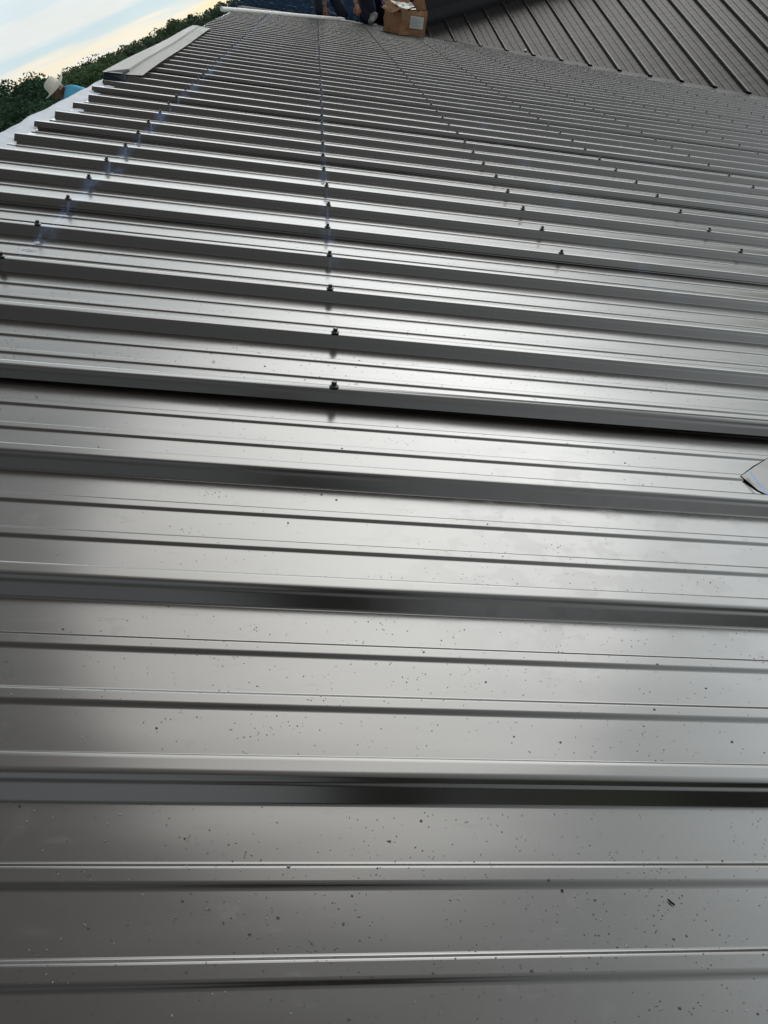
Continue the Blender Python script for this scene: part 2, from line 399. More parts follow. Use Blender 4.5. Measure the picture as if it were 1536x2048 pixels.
# screws ------------------------------------------------------------
def screw_mesh(seg=12, simple_=False):
    bm = bmesh.new()
    prof = [(.0005, .0), (.0068, .0), (.0076, .0010), (.0072, .0022), (.0046, .0036), (.0044, .0040)]
    rings = []
    for r, z in prof:
        rings.append([bm.verts.new((r * math.cos(2 * math.pi * i / seg), r * math.sin(2 * math.pi * i / seg), z)) for i in range(seg)])
    for a, b in zip(rings, rings[1:]):
        for i in range(seg): bm.faces.new((a[i], a[(i + 1) % seg], b[(i + 1) % seg], b[i]))
    # hexagonal head
    hx = []
    for r, z in ((.0041, .0030), (.0041, .0086), (.0034, .0095), (.0026, .0092)):
        hx.append([bm.verts.new((r * math.cos(math.pi / 3 * i + .3), r * math.sin(math.pi / 3 * i + .3), z)) for i in range(6)])
    for a, b in zip(hx, hx[1:]):
        for i in range(6): bm.faces.new((a[i], a[(i + 1) % 6], b[(i + 1) % 6], b[i]))
    bm.faces.new(hx[-1])
    return from_bm('screw', bm)
scr = screw_mesh(); scr.materials.append(MT['screw'])
cols = [-.558, .071, .685, 1.298, 1.91, 2.52, 3.13, 3.74, 4.35, 4.96, 5.57, 6.18]
spots = []
for n in range(3, 54):
    y = C0 + n * PT - .0035
    for ci, x in enumerate(cols):
        if x > right_end(y) - .06: continue
        if ci == 2 and n < 7: continue
        jx = random.uniform(-.005, .005)
        # only those the photograph can show
        v = CR.transposed() @ (P(x, y, .02) - CAM)
        if v.z > -.05: continue
        u = CX + FPX * v.x / -v.z; w = CY - FPX * v.y / -v.z
        if not (-20 < u < 1556 and -20 < w < 2070): continue
        z = .0207
        if n == 3: z += .0012 + .0065 * (lambda s: s * s * (3 - 2 * s))(min(1, max(0, (x + .5) / 1.2)))
        f_ = 3 + 4 * ((n - 3) // 4)
        yw = .0022 * noise.noise(Vector((x * 1.3, f_ * 3.1, 0))) if f_ < 20 else 0
        spots.append((-v.z, n, x + jx, y + yw + random.uniform(-.001, .001), z))
spots.sort()
for d, n, x, y, z in spots[:100]:
    f = 3 + 4 * ((n - 3) // 4)
    o = bpy.data.objects.new('screw', scr); C.objects.link(o); o.parent = sheets[f]
    o.matrix_local = Matrix.Translation((x, y, z)) @ Matrix.Rotation(random.uniform(0, 1), 4, 'Z') @ Matrix.Rotation(random.uniform(-.08, .08), 4, 'X')
bm = bmesh.new()
for d, n, x, y, z in spots[100:]:
    vs2 = [v.co * 1.05 + Vector((x, y, z)) for v in scr.vertices]; nv = [bm.verts.new(v) for v in vs2]
    for p in scr.polygons: bm.faces.new([nv[i] for i in p.vertices])
o = link('screw', from_bm('screws', bm), MT['screw'], house, ROOF); o['kind'] = 'stuff'

# torn corner of the loose panel at the right edge ------------------
fl = sheets[-1]
pts = [(.6785, .9265, .0040), (.7150, .9560, .0052), (.7650, .9960, .0046), (.86, 1.035, .0042), (1.1, 1.035, .004), (1.1, .868, .0015), (.80, .861, .0012), (.706, .8745, .0012), (.690, .8925, .0016)]
bm = bmesh.new(); g = 8
top = [bm.verts.new(p) for p in pts]; ctr = bm.verts.new((.85, .93, .0042))
low = [bm.verts.new((p[0], p[1], p[2] - .0007)) for p in pts]
for i in range(len(pts)):
    j = (i + 1) % len(pts); bm.faces.new((top[i], ctr, top[j])); bm.faces.new((top[i], top[j], low[j], low[i]))
bmesh.ops.recalc_face_normals(bm, faces=bm.faces)
flap = link('torn_flap', from_bm('torn_flap', bm), roof_metal('scuffed_steel', rough=.36, chalk=False), fl)
flap['label'] = 'torn bent up sheet corner with blue chalk line'
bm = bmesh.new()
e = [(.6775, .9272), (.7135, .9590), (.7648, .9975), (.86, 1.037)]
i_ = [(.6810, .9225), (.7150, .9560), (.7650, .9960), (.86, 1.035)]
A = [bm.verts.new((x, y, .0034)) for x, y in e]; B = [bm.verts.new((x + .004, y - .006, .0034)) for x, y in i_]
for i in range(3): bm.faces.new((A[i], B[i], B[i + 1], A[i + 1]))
link('cut_gap_shade', from_bm('cut_gap_shade', bm), MT['gap_shade'], fl)  # black strip painting the shadow under the flap's edge
bm = bmesh.new()
a, b = on_roof(1499, 946, .0085), on_roof(1545, 1006, .0052)
d = (b - a).normalized(); s = Vector((-d.y, d.x, 0)) * .0012
q = [bm.verts.new(a + s), bm.verts.new(a - s), bm.verts.new(b - s), bm.verts.new(b + s)]
for v in q: v.co.z += .0018
bm.faces.new(q); link('chalk_line', from_bm('chalk_line', bm), MT['chalk'], flap)

# valley flashing ---------------------------------------------------
# upper roof frame: rises away from us, across the valley
V1 = P(VA.x, VA.y, 0); V2 = P(VB.x, VB.y, 0)
U2 = ray(271, -1387); U2.x = 0; U2.normalize()
vd = (V2 - V1).normalized()
N2 = vd.cross(U2); N2 = N2 if N2.z > 0 else -N2; N2.normalize()
H2 = U2.cross(N2).normalized()
if H2.x < 0: H2 = -H2
UP2 = Matrix.Translation(V1) @ Matrix((H2, U2, N2)).transposed().to_4x4()
def q2(px, py):       # pixel to upper roof plane coordinates
    r = ray(px, py); t = (V1 - CAM).dot(N2) / r.dot(N2); p = CAM + r * t - V1
    return Vector((p.dot(H2), p.dot(U2), 0))
bm = bmesh.new()
vlen = (V2 - V1).length * 1.9
perp1 = NA.cross(vd).normalized(); perp1 = perp1 if perp1.y < 0 else -perp1
perp2 = N2.cross(vd).normalized(); perp2 = perp2 if perp2.y > 0 else -perp2
rows = []
for i in range(40):
    p = V1 + vd * (vlen * i / 39 - .25)
    rows.append([bm.verts.new(p + perp1 * .42 + NA * .0045), bm.verts.new(p + perp1 * .03 + NA * .0055), bm.verts.new(p + NA * .022 + perp2 * .0), bm.verts.new(p + perp2 * .03 + N2 * .007), bm.verts.new(p + perp2 * .45 + N2 * .0055)])
for a, b in zip(rows, rows[1:]):
    for j in range(4): bm.faces.new((a[j], b[j], b[j + 1], a[j + 1]))
link('valley_flashing', from_bm('valley_flashing', bm), MT['trim'], house)

# upper roof --------------------------------------------------------
rib_px = [(877, 78), (912, 85), (962, 95), (1014, 104), (1067, 115), (1121, 126), (1178, 137), (1234, 138), (1297, 149), (1361, 161), (1429, 175), (1496, 188)]
qs = [q2(*p) for p in rib_px]
pt2 = (qs[11].x - qs[2].x) / 9.0
x0 = qs[2].x - 1.5 * 0 
ea, eb = q2(1014, 105), q2(1496, 189)
def low_v(x): return ea.y + (eb.y - ea.y) * (x - ea.x) / (eb.x - ea.x)
LTOP = q2(950, 19).y - .01
k2 = pt2 / PT
ROUND = [(-.0212, 0), (-.0168, .013), (-.0130, .0187), (-.0075, .0215), (0, .0208), (.0080, .0186), (.0145, .0148), (.0185, .0085), (.0212, 0)]
xs = []
for k in range(-3, 19):
    c = x0 + k * pt2
    for y, z in ROUND: xs.append((c + y * k2, z * k2))
    for q in (.0815, .1471):
        for y, z in minor(q * k2): xs.append((c + y, z))
xs = fillet(xs, .0018, 2)
def make_sheet(xs, name, parent):
    vs = []; fs = []; ns = 6; n = len(xs)
    for i in range(ns + 1):
        for x, z in xs:
            lo = min(low_v(x), LTOP - .01); vs.append((x, lo + (LTOP - lo) * i / ns, z + .010))
    for i in range(ns):
        for j in range(n - 1): a = i * n + j; fs.append((a, a + 1, a + n + 1, a + n))
    return link(name, mesh(name, vs, fs), MT['metal2'], parent, UP2)
per = len(xs) / 22.0
# split in sheets of four ribs
cut = []; cur = []
bound = [x0 + k * pt2 - .0212 * k2 - .001 for k in range(1, 19, 4)]
bi = 0
while bi < len(bound) and bound[bi] < xs[0][0]: bi += 1
for p in xs:
    cur.append(p)
    if bi < len(bound) and p[0] > bound[bi]:
        cut.append(cur); cur = [p]; bi += 1
cut.append(cur)
for cset in cut:
    if len(cset) > 3: make_sheet(cset, 'upper_roof_panel', house)
# black plugs painting the shade inside the open rib ends
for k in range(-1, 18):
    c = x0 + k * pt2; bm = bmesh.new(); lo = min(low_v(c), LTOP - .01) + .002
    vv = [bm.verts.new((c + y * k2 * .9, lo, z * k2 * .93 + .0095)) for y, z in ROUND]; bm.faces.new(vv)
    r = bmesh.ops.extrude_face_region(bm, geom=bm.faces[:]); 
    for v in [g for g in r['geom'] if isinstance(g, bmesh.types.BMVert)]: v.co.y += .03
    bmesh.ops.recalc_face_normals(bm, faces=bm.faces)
    link('rib_end_shade', from_bm('rib_end_shade', bm), MT['gap_shade'], house, UP2)

# wall and trim above the upper roof's top edge ----------------------
def W2(x, y, z=0): return V1 + H2 * x + U2 * y + N2 * z
top0 = W2(0, LTOP)
def prism(name, ring, x0_, x1_, mat, parent):     # ring: (dy, dz) world offsets from the top edge, swept along H2
    bm = bmesh.new(); a = []; b = []
    for dy, dz in ring:
        for X_, lst in ((x0_, a), (x1_, b)):
            lst.append(bm.verts.new(top0 + H2 * X_ + Vector((0, dy, dz))))
    n = len(ring)
    for i in range(n): bm.faces.new((a[i], a[(i + 1) % n], b[(i + 1) % n], b[i]))
    bm.faces.new(a); bm.faces.new(b[::-1]); bmesh.ops.recalc_face_normals(bm, faces=bm.faces)
    return link(name, from_bm(name, bm), mat, parent)
prism('end_wall_flashing', [(-.09, .028), (.0, .045), (.005, .15), (.02, .15), (.03, 0.0), (-.08, -.02)], -.16, 7.5, MT['trim'], house)
ring = [(.03, -.35)]
z = .155
ring.append((.028, .13))
while z < .30:
    ring += [(.03, z), (.045, z + .012), (.045, z + .17), (.025, z + .182), (.025, z + .2)]; z += .205
ring += [(2.6, z + 1.0), (2.6, -.35)]
prism('upper_wall', ring, -.10, 7.5, MT['trim'], house)

# other slope of the house, deck, walls ------------------------------
RIDGE_X = -.985
def strip(name, mat, rowsf, ny, cols_, parent, kind=None):
    vs = []; fs = []
    for i in range(ny + 1):
        for c in range(cols_): vs.append(rowsf(i / ny, c))
    for i in range(ny):
        for c in range(cols_ - 1):
            a = i * cols_ + c; fs.append((a, a + 1, a + cols_ + 1, a + cols_))
    return link(name, mesh(name, vs, fs), mat, parent, smooth=True)
NB = Vector((-math.sin(PITCH), 0, math.cos(PITCH))); XB = Vector((-math.cos(PITCH), 0, -math.sin(PITCH)))
def under_row(t, c):
    y = -4.5 + 17.0 * t
    rx = -.962 - .006 * max(0, min(y, 12) - 2.7) + .012 * noise.noise(Vector((y * 2.2, 3, 0))) + .010 * noise.noise(Vector((y * 6, 9, 0)))
    s = [-.62, -.72, -.80, -.85, -.89, -.925, -.95][c] if c < 7 else None
    if s is not None:
        s = s + (rx + .962) * max(0, (-.8 - s) / .15)
        w = .006 * noise.noise(Vector((s * 14, y * 5, 1))) * (1 if s < -.82 else .2)
        return P(s, y, -.0045 + (w + (.004 if s < -.84 else 0) if s < -.84 else -.002))
    top = P(rx + .004, y, -.002 + .004 * noise.noise(Vector((y * 4, 5, 2))))
    if c == 7: return top
    d = [0, .02, .08, .5, 1.2, 2.4, 3.8, 4.6][c - 7]
    return top + XB * d + NB * (-.012 + .01 * noise.noise(Vector((d * 3, y * 3, 4))))
strip('ridge_underlayment', MT['under'], under_row, 420, 15, house)
# deck under the panels (and slightly past them)
def slab(name, corners, th, mat, parent):
    bm = bmesh.new(); a = [bm.verts.new(c) for c in corners]; b = [bm.verts.new(c - Vector((0, 0, th))) for c in corners]
    bm.faces.new(a); bm.faces.new(b[::-1])
    for i in range(len(a)): j = (i + 1) % len(a); bm.faces.new((a[i], b[i], b[j], a[j]))
    bmesh.ops.recalc_face_normals(bm, faces=bm.faces); return link(name, from_bm(name, bm), mat, parent)
wood = simple('plywood_deck', (0.30, 0.22, 0.13), 0.8, var=0.2, scale=5)
slab('roof_deck', [P(-.96, -4.6, -.020), P(6.9, -4.6, -.020), P(6.9, 12.2, -.020), P(-.96, 12.2, -.020)], .02, wood, house)
# house walls
zt = P(6.6, 0, -.1).z
def boxw(name, x0_, x1_, y0_, y1_, z0_, z1_, mat, parent):
    bm = bmesh.new(); bmesh.ops.create_cube(bm, size=1)
    for v in bm.verts: v.co = Vector(((x0_ + x1_) / 2 + v.co.x * (x1_ - x0_), (y0_ + y1_) / 2 + v.co.y * (y1_ - y0_), (z0_ + z1_) / 2 + v.co.z * (z1_ - z0_)))
    return link(name, from_bm(name, bm), mat, parent)
boxw('wall', -4.6, 5.4, -4.3, 24.5, 0.0, zt - .05, MT['wallm'], house)

# dark navy underlayment on the unfinished end of the slope ---------
def dark_row(t, c):
    y = 12.0 + 13.5 * t; x = -1.15 + 5.2 * c / 60.0
    if y > 12.05 and x > 1.3: pass
    w = .028 * noise.noise(Vector((x * 2.6, y * 1.1, 0))) + .03 * abs(noise.noise(Vector((x * 5 + y * 1.5, y * 2.5, 3)))) + .012 * noise.noise(Vector((x * 14, y * 9, 7)))
    zz = .0 + w * min(1, max(.15, (y - 12.6) / .6)) if True else 0
    return P(x, y, zz - (.022 if y < 12.9 else .0))
def dark_sheet():
    nx, ny = 60, 150; vs = []; fs = []
    for i in range(ny + 1):
        for c in range(nx + 1): vs.append(dark_row(i / ny, c))
    for i in range(ny):
        for c in range(nx):
            a = i * (nx + 1) + c; p = vs[a]
            if p.x > 1.25 and p.y > 11.9: continue
            fs.append((a, a + 1, a + nx + 2, a + nx + 1))
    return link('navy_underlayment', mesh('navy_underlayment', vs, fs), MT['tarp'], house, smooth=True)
dark_sheet()

# ------------------------------------------------------------------ ridge cap lying loose
def ridge_cap():
    n0 = [on_roof(205, 143, .050), on_roof(243, 147, .036), on_roof(250, 149, .026), on_roof(285, 150.5, .030)]
    n1 = [on_roof(386, 50.5, .050), on_roof(398, 52, .036), on_roof(402, 53.5, .026), on_roof(421, 57, .030)]
    bm = bmesh.new(); rows = []
    for i in range(13):
        t = i / 12; row = []
        for a, b in zip(n0, n1):
            y = a.y + (b.y - a.y) * t
            v = a.lerp(b, (y - a.y) / (b.y - a.y)); v.z += .003 * math.sin(t * 9)
            row.append(bm.verts.new(v))
        rows.append(row)
    for a, b in zip(rows, rows[1:]):
        for j in range(3): bm.faces.new((a[j], a[j + 1], b[j + 1], b[j]))
    g = bmesh.ops.solidify(bm, geom=bm.faces[:], thickness=.0012)
    bmesh.ops.recalc_face_normals(bm, faces=bm.faces)
    o = link('ridge_cap', from_bm('ridge_cap', bm), MT['cap'], None, ROOF)
    props(o, 'long pale metal ridge cap strip lying loose along the left roof ridge', 'ridge cap')
    # added dark block, painting the shaded opening under its near end
    bm = bmesh.new()
    q = [Vector((n0[0].x + .004, n0[0].y + .03, .049)), Vector((n0[1].x, n0[1].y + .03, .037)), Vector((n0[1].x + .015, n0[1].y + .03, .0)), Vector((n0[0].x - .02, n0[0].y + .03, -.03))]
    a = [bm.verts.new(v) for v in q]; b = [bm.verts.new(v + Vector((-.003, .16, 0))) for v in q]
    bm.faces.new(a)
    for i in range(4): bm.faces.new((a[i], a[(i + 1) % 4], b[(i + 1) % 4], b[i]))
    bmesh.ops.recalc_face_normals(bm, faces=bm.faces)
    link('under_cap_shade', from_bm('under_cap_shade', bm), simple('painted_cap_shade', (.006, .014, .024), .9), o)
ridge_cap()

# ------------------------------------------------------------------ white trim length at the far edge
def tube_between(name, a, b, r0, r1, mat, parent=None, seg=12, mw=None):
    bm = bmesh.new(); d = (b - a).normalized(); u = d.orthogonal().normalized(); v = d.cross(u); rings = []
    for p, r in ((a, r0 * .7), (a + d * .004, r0), (b - d * .004, r1), (b, r1 * .7)):
        rings.append([bm.verts.new(p + (u * math.cos(2 * math.pi * i / seg) + v * math.sin(2 * math.pi * i / seg)) * r) for i in range(seg)])
    for x, y in zip(rings, rings[1:]):
        for i in range(seg): bm.faces.new((x[i], x[(i + 1) % seg], y[(i + 1) % seg], y[i]))
    bm.faces.new(rings[0][::-1]); bm.faces.new(rings[-1])
    return link(name, from_bm(name, bm), mat, parent, smooth=False)
trim = empty('white_pipe', Matrix.Translation(rw(443, 20, .05)))
props(trim, 'long white pipe lying across the far end of the metal roof', 'pipe')
def par(o, root):
    o.parent = root; o.matrix_parent_inverse = root.matrix_basis.inverted(); return o
a, b = rw(443, 18, .03), rw(688, 39.5, .03)
par(tube_between('pipe', a, b, .026, .026, MT['white']), trim)
c_, d_ = rw(680, 40, .03), rw(712, 44, .03)
par(tube_between('thin_rod', c_, d_, .010, .010, MT['white']), trim)
par(tube_between('coupling', rw(676, 38.4, .03), rw(686, 39.4, .03), .029, .029, MT['white']), trim)

# ------------------------------------------------------------------ cardboard box
def box():
    cN = on_roof(797, 73); cR = on_roof(848, 81.5)
    w = .37; ex = Vector((.92, .39, 0)).normalized()
    ey = Vector((-.39, .92, 0)).normalized()
    o3 = P(cN.x, cN.y, .021)
    ex = XA * ex.x + YA * ex.y; ey = XA * ey.x + YA * ey.y; ez = NA.copy()
    D, Hh = .44, .285
    B = Matrix.Translation(o3) @ Matrix((ex, ey, ez)).transposed().to_4x4()
    root = empty('cardboard_box', B); props(root, 'crumpled open brown cardboard box with white shipping label near the roof valley', 'box')
    rnd = random.Random(3)
    # shell with crumpled sides
    def side(p0, p1, nrm, nm='side'):
        bm = bmesh.new(); nx, nz = 8, 6; g = []
        for j in range(nz + 1):
            row = []
            for i in range(nx + 1):
                s, t = i / nx, j / nz; p = p0.lerp(p1, s) + Vector((0, 0, Hh * t))
                k = 4 * s * (1 - s); bulge = .016 * k * math.sin(t * 3.1) + .026 * noise.noise(Vector((p.x * 9, p.y * 9, p.z * 11)))
                p = p + nrm * bulge; p.z += .030 * noise.noise(Vector((p.x * 8, p.y * 8, 2))) * t
                row.append(bm.verts.new(p))
            g.append(row)
        for j in range(nz):
            for i in range(nx): bm.faces.new((g[j][i], g[j][i + 1], g[j + 1][i + 1], g[j + 1][i]))
        bmesh.ops.solidify(bm, geom=bm.faces[:], thickness=.004)
        me = from_bm(nm, bm); o = link(nm, me, MT['card'], root); return o
    V = Vector
    side(V((0, 0, 0)), V((w, 0, 0)), V((0, -1, 0)), 'front_panel'); side(V((0, D, 0)), V((0, 0, 0)), V((-1, 0, 0)), 'side_panel')
    side(V((w, 0, 0)), V((w, D, 0)), V((1, 0, 0)), 'side_panel'); side(V((w, D, 0)), V((0, D, 0)), V((0, 1, 0)), 'back_panel')
    bm = bmesh.new(); bm.faces.new([bm.verts.new(v) for v in (V((0, 0, .002)), V((w, 0, .002)), V((w, D, .002)), V((0, D, .002)))])
    link('bottom', from_bm('bottom', bm), MT['card_in'], root)
    def flap(pts, mat=None, nm='flap', cur=.02):
        bm = bmesh.new(); n = 6; g = []
        a, b, c, d = [V(p) for p in pts]
        for j in range(n + 1):
            row = []
            for i in range(n + 1):
                s, t = i / n, j / n; p = a.lerp(b, s).lerp(d.lerp(c, s), t)
                p.z += cur * noise.noise(V((s * 3 + a.x * 7, t * 3, a.y * 5))) * 1.5 * t
                row.append(bm.verts.new(p))
            g.append(row)
        for j in range(n):
            for i in range(n): bm.faces.new((g[j][i], g[j][i + 1], g[j + 1][i + 1], g[j + 1][i]))
        bmesh.ops.solidify(bm, geom=bm.faces[:], thickness=.004)
        return link(nm, from_bm(nm, bm), mat or MT['card'], root)
    flap([(0, D, Hh), (w, D, Hh), (w * .95, D + .06, Hh + .17), (.03, D + .05, Hh + .12)])
    flap([(w, 0.02, Hh), (w, D, Hh), (w + .05, D - .02, Hh + .16), (w + .02, .16, Hh + .13)])
    flap([(0, D, Hh), (0, 0, Hh), (-.10, .03, Hh - .07), (-.09, D - .05, Hh - .03)])
    # white liner hanging over the near edge with a black rim
    flap([(.02, -.008, Hh - .02), (w * .62, -.010, Hh + .006), (w * .60, .20, Hh + .055), (-.05, .24, Hh + .05)], MT['plastic'], 'white_liner', .03)
    pts = [V((-.03, .02, Hh - .045)), V((.06, -.014, Hh - .04)), V((.13, -.012, Hh + .012)), V((.19, -.012, Hh + .022)), V((.235, -.01, Hh - .012)), V((.275, .02, Hh + .0))]
    bm = bmesh.new()
    g = [[bm.verts.new(p + V((0, 0, s * .008))) for s in (-1, 1)] for p in pts]
    for a, b in zip(g, g[1:]): bm.faces.new((a[0], b[0], b[1], a[1]))
    bmesh.ops.solidify(bm, geom=bm.faces[:], thickness=.006); link('black_strap', from_bm('black_strap', bm), MT['black'], root)
    # label and tape on the front
    def patch(x0_, x1_, z0_, z1_, mat, nm, y=-.028, par_=root):
        bm = bmesh.new(); q = [bm.verts.new(v) for v in (V((x0_, y, z0_)), V((x1_, y, z0_)), V((x1_, y, z1_)), V((x0_, y, z1_)))]; bm.faces.new(q)
        bmesh.ops.solidify(bm, geom=bm.faces[:], thickness=.002); return link(nm, from_bm(nm, bm), mat, par_)
    lb = patch(w * .34, w * .86, .085, .215, MT['paper'], 'shipping_label')
    for k in range(7):
        zz = .198 - k * .015; patch(w * .37, w * (.37 + (.2, .33, .28, .42, .25, .38, .3)[k]), zz - .0035, zz, MT['print'], 'printed_line', -.0303, lb)
    patch(.0, w * .30, .15, .26, MT['tape'], 'packing_tape', -.024)
    return root
box()

# paper scraps & small things beside the workers
def scrap(px, py, s, lab):
    b = on_roof(px, py, .022); bm = bmesh.new()
    q = [(-s, -s * .5, 0), (s, -s * .4, .006), (s * 1.1, s * .6, .0), (-.7 * s, s * .5, .012), (0, 0, .02)]
    v = [bm.verts.new(Vector(p)) for p in q]
    for i in range(4): bm.faces.new((v[i], v[(i + 1) % 4], v[4]))
    bmesh.ops.solidify(bm, geom=bm.faces[:], thickness=.001)
    o = link('paper_scrap', from_bm('paper_scrap', bm), MT['paper'], None, ROOF @ Matrix.Translation(b)); props(o, lab, 'scrap')
scrap(718, 47, .06, 'white scrap lying just past the right end of the white pipe')
scrap(751, 50, .035, 'small white scrap lying left of the cardboard box')
o3 = None
pf = q2(1051, 103); 
bm = bmesh.new(); bmesh.ops.create_icosphere(bm, subdivisions=1, radius=.022)
for v in bm.verts: v.co.z *= .35; v.co *= 1 + .3 * noise.noise(v.co * 60)
o = link('white_fleck', from_bm('white_fleck', bm), MT['paper'], None, UP2 @ Matrix.Translation((pf.x, pf.y, .02)))
props(o, 'tiny white paper fleck caught at the lower edge of the upper roof', 'scrap')

def roll():
    a, b = P(.78, 14.3, .17), P(1.42, 14.1, .17)
    root = empty('underlayment_roll', Matrix.Translation(a)); props(root, 'thick dark navy roll of roofing underlayment lying behind the box and the kneeling workers', 'roll')
    bm = bmesh.new(); d = (b - a).normalized(); u = d.orthogonal().normalized(); v = d.cross(u); seg = 36; rg = []
    for t in (0, .25, .5, .75, 1):
        rg.append([bm.verts.new(a.lerp(b, t) + (u * math.cos(6.2832 * i / seg) + v * math.sin(6.2832 * i / seg)) * (.17 + .006 * noise.noise(Vector((i * .4, t * 5, 1))))) for i in range(seg)])
    for p, q in zip(rg, rg[1:]):
        for i in range(seg): bm.faces.new((p[i], p[(i + 1) % seg], q[(i + 1) % seg], q[i]))
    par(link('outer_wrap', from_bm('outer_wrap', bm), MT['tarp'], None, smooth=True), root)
    for c, s in ((a, -1), (b, 1)):
        bm = bmesh.new(); ri = [.17, .13, .125, .08, .075, .04]
        rr = [[bm.verts.new(c + d * s * (.001 if k % 2 else .006) + (u * math.cos(6.2832 * i / 24) + v * math.sin(6.2832 * i / 24)) * r) for i in range(24)] for k, r in enumerate(ri)]
        for p, q in zip(rr, rr[1:]):
            for i in range(24): bm.faces.new((p[i], p[(i + 1) % 24], q[(i + 1) % 24], q[i]))
        par(link('roll_end', from_bm('roll_end', bm), MT['card_in'], None), root)
roll()
# ------------------------------------------------------------------ people
def skin_obj(name, nodes, edges, mat, sub=1, parent=None, root=0, smooth=True):
    """nodes: list of (Vector, radius or (rx,ry))"""
    me = bpy.data.meshes.new(name); me.from_pydata([tuple(n[0]) for n in nodes], edges, [])
    o = bpy.data.objects.new(name, me); C.objects.link(o)
    o.modifiers.new('skin', 'SKIN'); 
    if not me.skin_vertices: 
        bm = bmesh.new(); bm.from_mesh(me); bm.verts.layers.skin.verify(); bm.to_mesh(me); bm.free()
    for i, n in enumerate(nodes):
        r = n[1]; r = (r, r) if isinstance(r, (int, float)) else r
        me.skin_vertices[0].data[i].radius = r
        me.skin_vertices[0].data[i].use_root = (i == root)
    o.modifiers['skin'].use_smooth_shade = smooth
    s = o.modifiers.new('sub', 'SUBSURF'); s.levels = sub; s.render_levels = sub
    dg = bpy.context.evaluated_depsgraph_get(); dg.update()
    m2 = bpy.data.meshes.new_from_object(o.evaluated_get(dg)); m2.name = name
    bpy.data.objects.remove(o); m2.materials.clear()
    return m2
def chain(nodes, edges, pts):
    """append a chain; first entry may be an index to root at"""
    prev = None
    for p in pts:
        if isinstance(p, int): prev = p; continue
        nodes.append(p); i = len(nodes) - 1
        if prev is not None: edges.append((prev, i))
        prev = i
    return prev
def join_meshes(name, ms):
    bm = bmesh.new()
    for m in ms: bm.from_mesh(m)
    return from_bm(name, bm)
def hand_meshes(wrist, dirv, palm_n, grip=1.0, sc=1.0, thumb=1):
    """palm plus five bent fingers; dirv: from wrist to knuckles; palm_n: where the palm faces"""
    d = dirv.normalized(); n = (palm_n - palm_n.dot(d) * d).normalized(); s = d.cross(n).normalized() * thumb
    ms = []
    kn = wrist + d * .085 * sc
    nodes = [(wrist - d * .02, (.024 * sc, .018 * sc)), (wrist + d * .03 * sc, (.034 * sc, .017 * sc)), (kn, (.038 * sc, .014 * sc))]
    ms.append(skin_obj('palm', nodes, [(0, 1), (1, 2)], None))
    L = (.040, .046, .043, .034)
    for i in range(4):
        off = s * (.030 - .020 * i) * sc; p = kn + off - d * .012; a = 0; pts = [(p, .0095 * sc)]
        for j, l in enumerate((1, .72, .55)):
            a += grip * (.45, .75, .6)[j] * (1 + .06 * i); p = p + (d * math.cos(a) + n * math.sin(a)) * L[i] * l * sc; pts.append((p, (.0092, .0085, .0072)[j] * sc))
        ms.append(skin_obj('finger', pts, [(0, 1), (1, 2), (2, 3)], None))
    p = wrist + d * .025 * sc + s * .024; q = p + (s * .8 + d * .55 + n * .35).normalized() * .04 * sc; r = q + (d * .8 + n * .6 * grip + s * .1).normalized() * .032 * sc
    ms.append(skin_obj('thumb', [(p, .013 * sc), (q, .0105 * sc), (r, .0085 * sc), (r + (d * .7 + n * .7).normalized() * .02 * sc, .007 * sc)], [(0, 1), (1, 2), (2, 3)], None))
    return ms
def head_mesh(c, f, u, sc=1.0):
    """c centre of head, f facing, u up"""
    f = f.normalized(); u = (u - u.dot(f) * f).normalized(); r = f.cross(u)
    bm = bmesh.new(); bmesh.ops.create_uvsphere(bm, u_segments=24, v_segments=18, radius=1)
    for v in bm.verts:
        x, y, z = v.co   # x right, y front, z up
        X_, Y_, Z_ = x * .074, y * .094, z * .115
        if z < 0: X_ *= 1 + .28 * z; Y_ *= 1 + (.10 * z if y > 0 else .3 * z)
        if y > .6:
            if abs(x) < .18 and -.35 < z < .12: Y_ += .020 * (1 - abs(x) / .18) * (1 - abs(z + .2) / .35 if abs(z + .2) < .35 else 0)
            if .15 < abs(x) < .5 and 0 < z < .25: Y_ -= .008
            if abs(x) < .3 and -.55 < z < -.42: Y_ += .004
        v.co = Vector((X_, Y_, Z_))
    for sx in (-1, 1):
        er = bmesh.ops.create_uvsphere(bm, u_segments=8, v_segments=6, radius=1)['verts']
        for v in er: v.co = Vector((v.co.x * .010 + sx * .074, v.co.y * .018 - .005, v.co.z * .030 - .01))
    T = Matrix.Translation(c) @ Matrix((r, f, u)).transposed().to_4x4() @ Matrix.Scale(sc, 4)
    for v in bm.verts: v.co = T @ v.co
    bmesh.ops.recalc_face_normals(bm, faces=bm.faces)
    return from_bm('head', bm), T
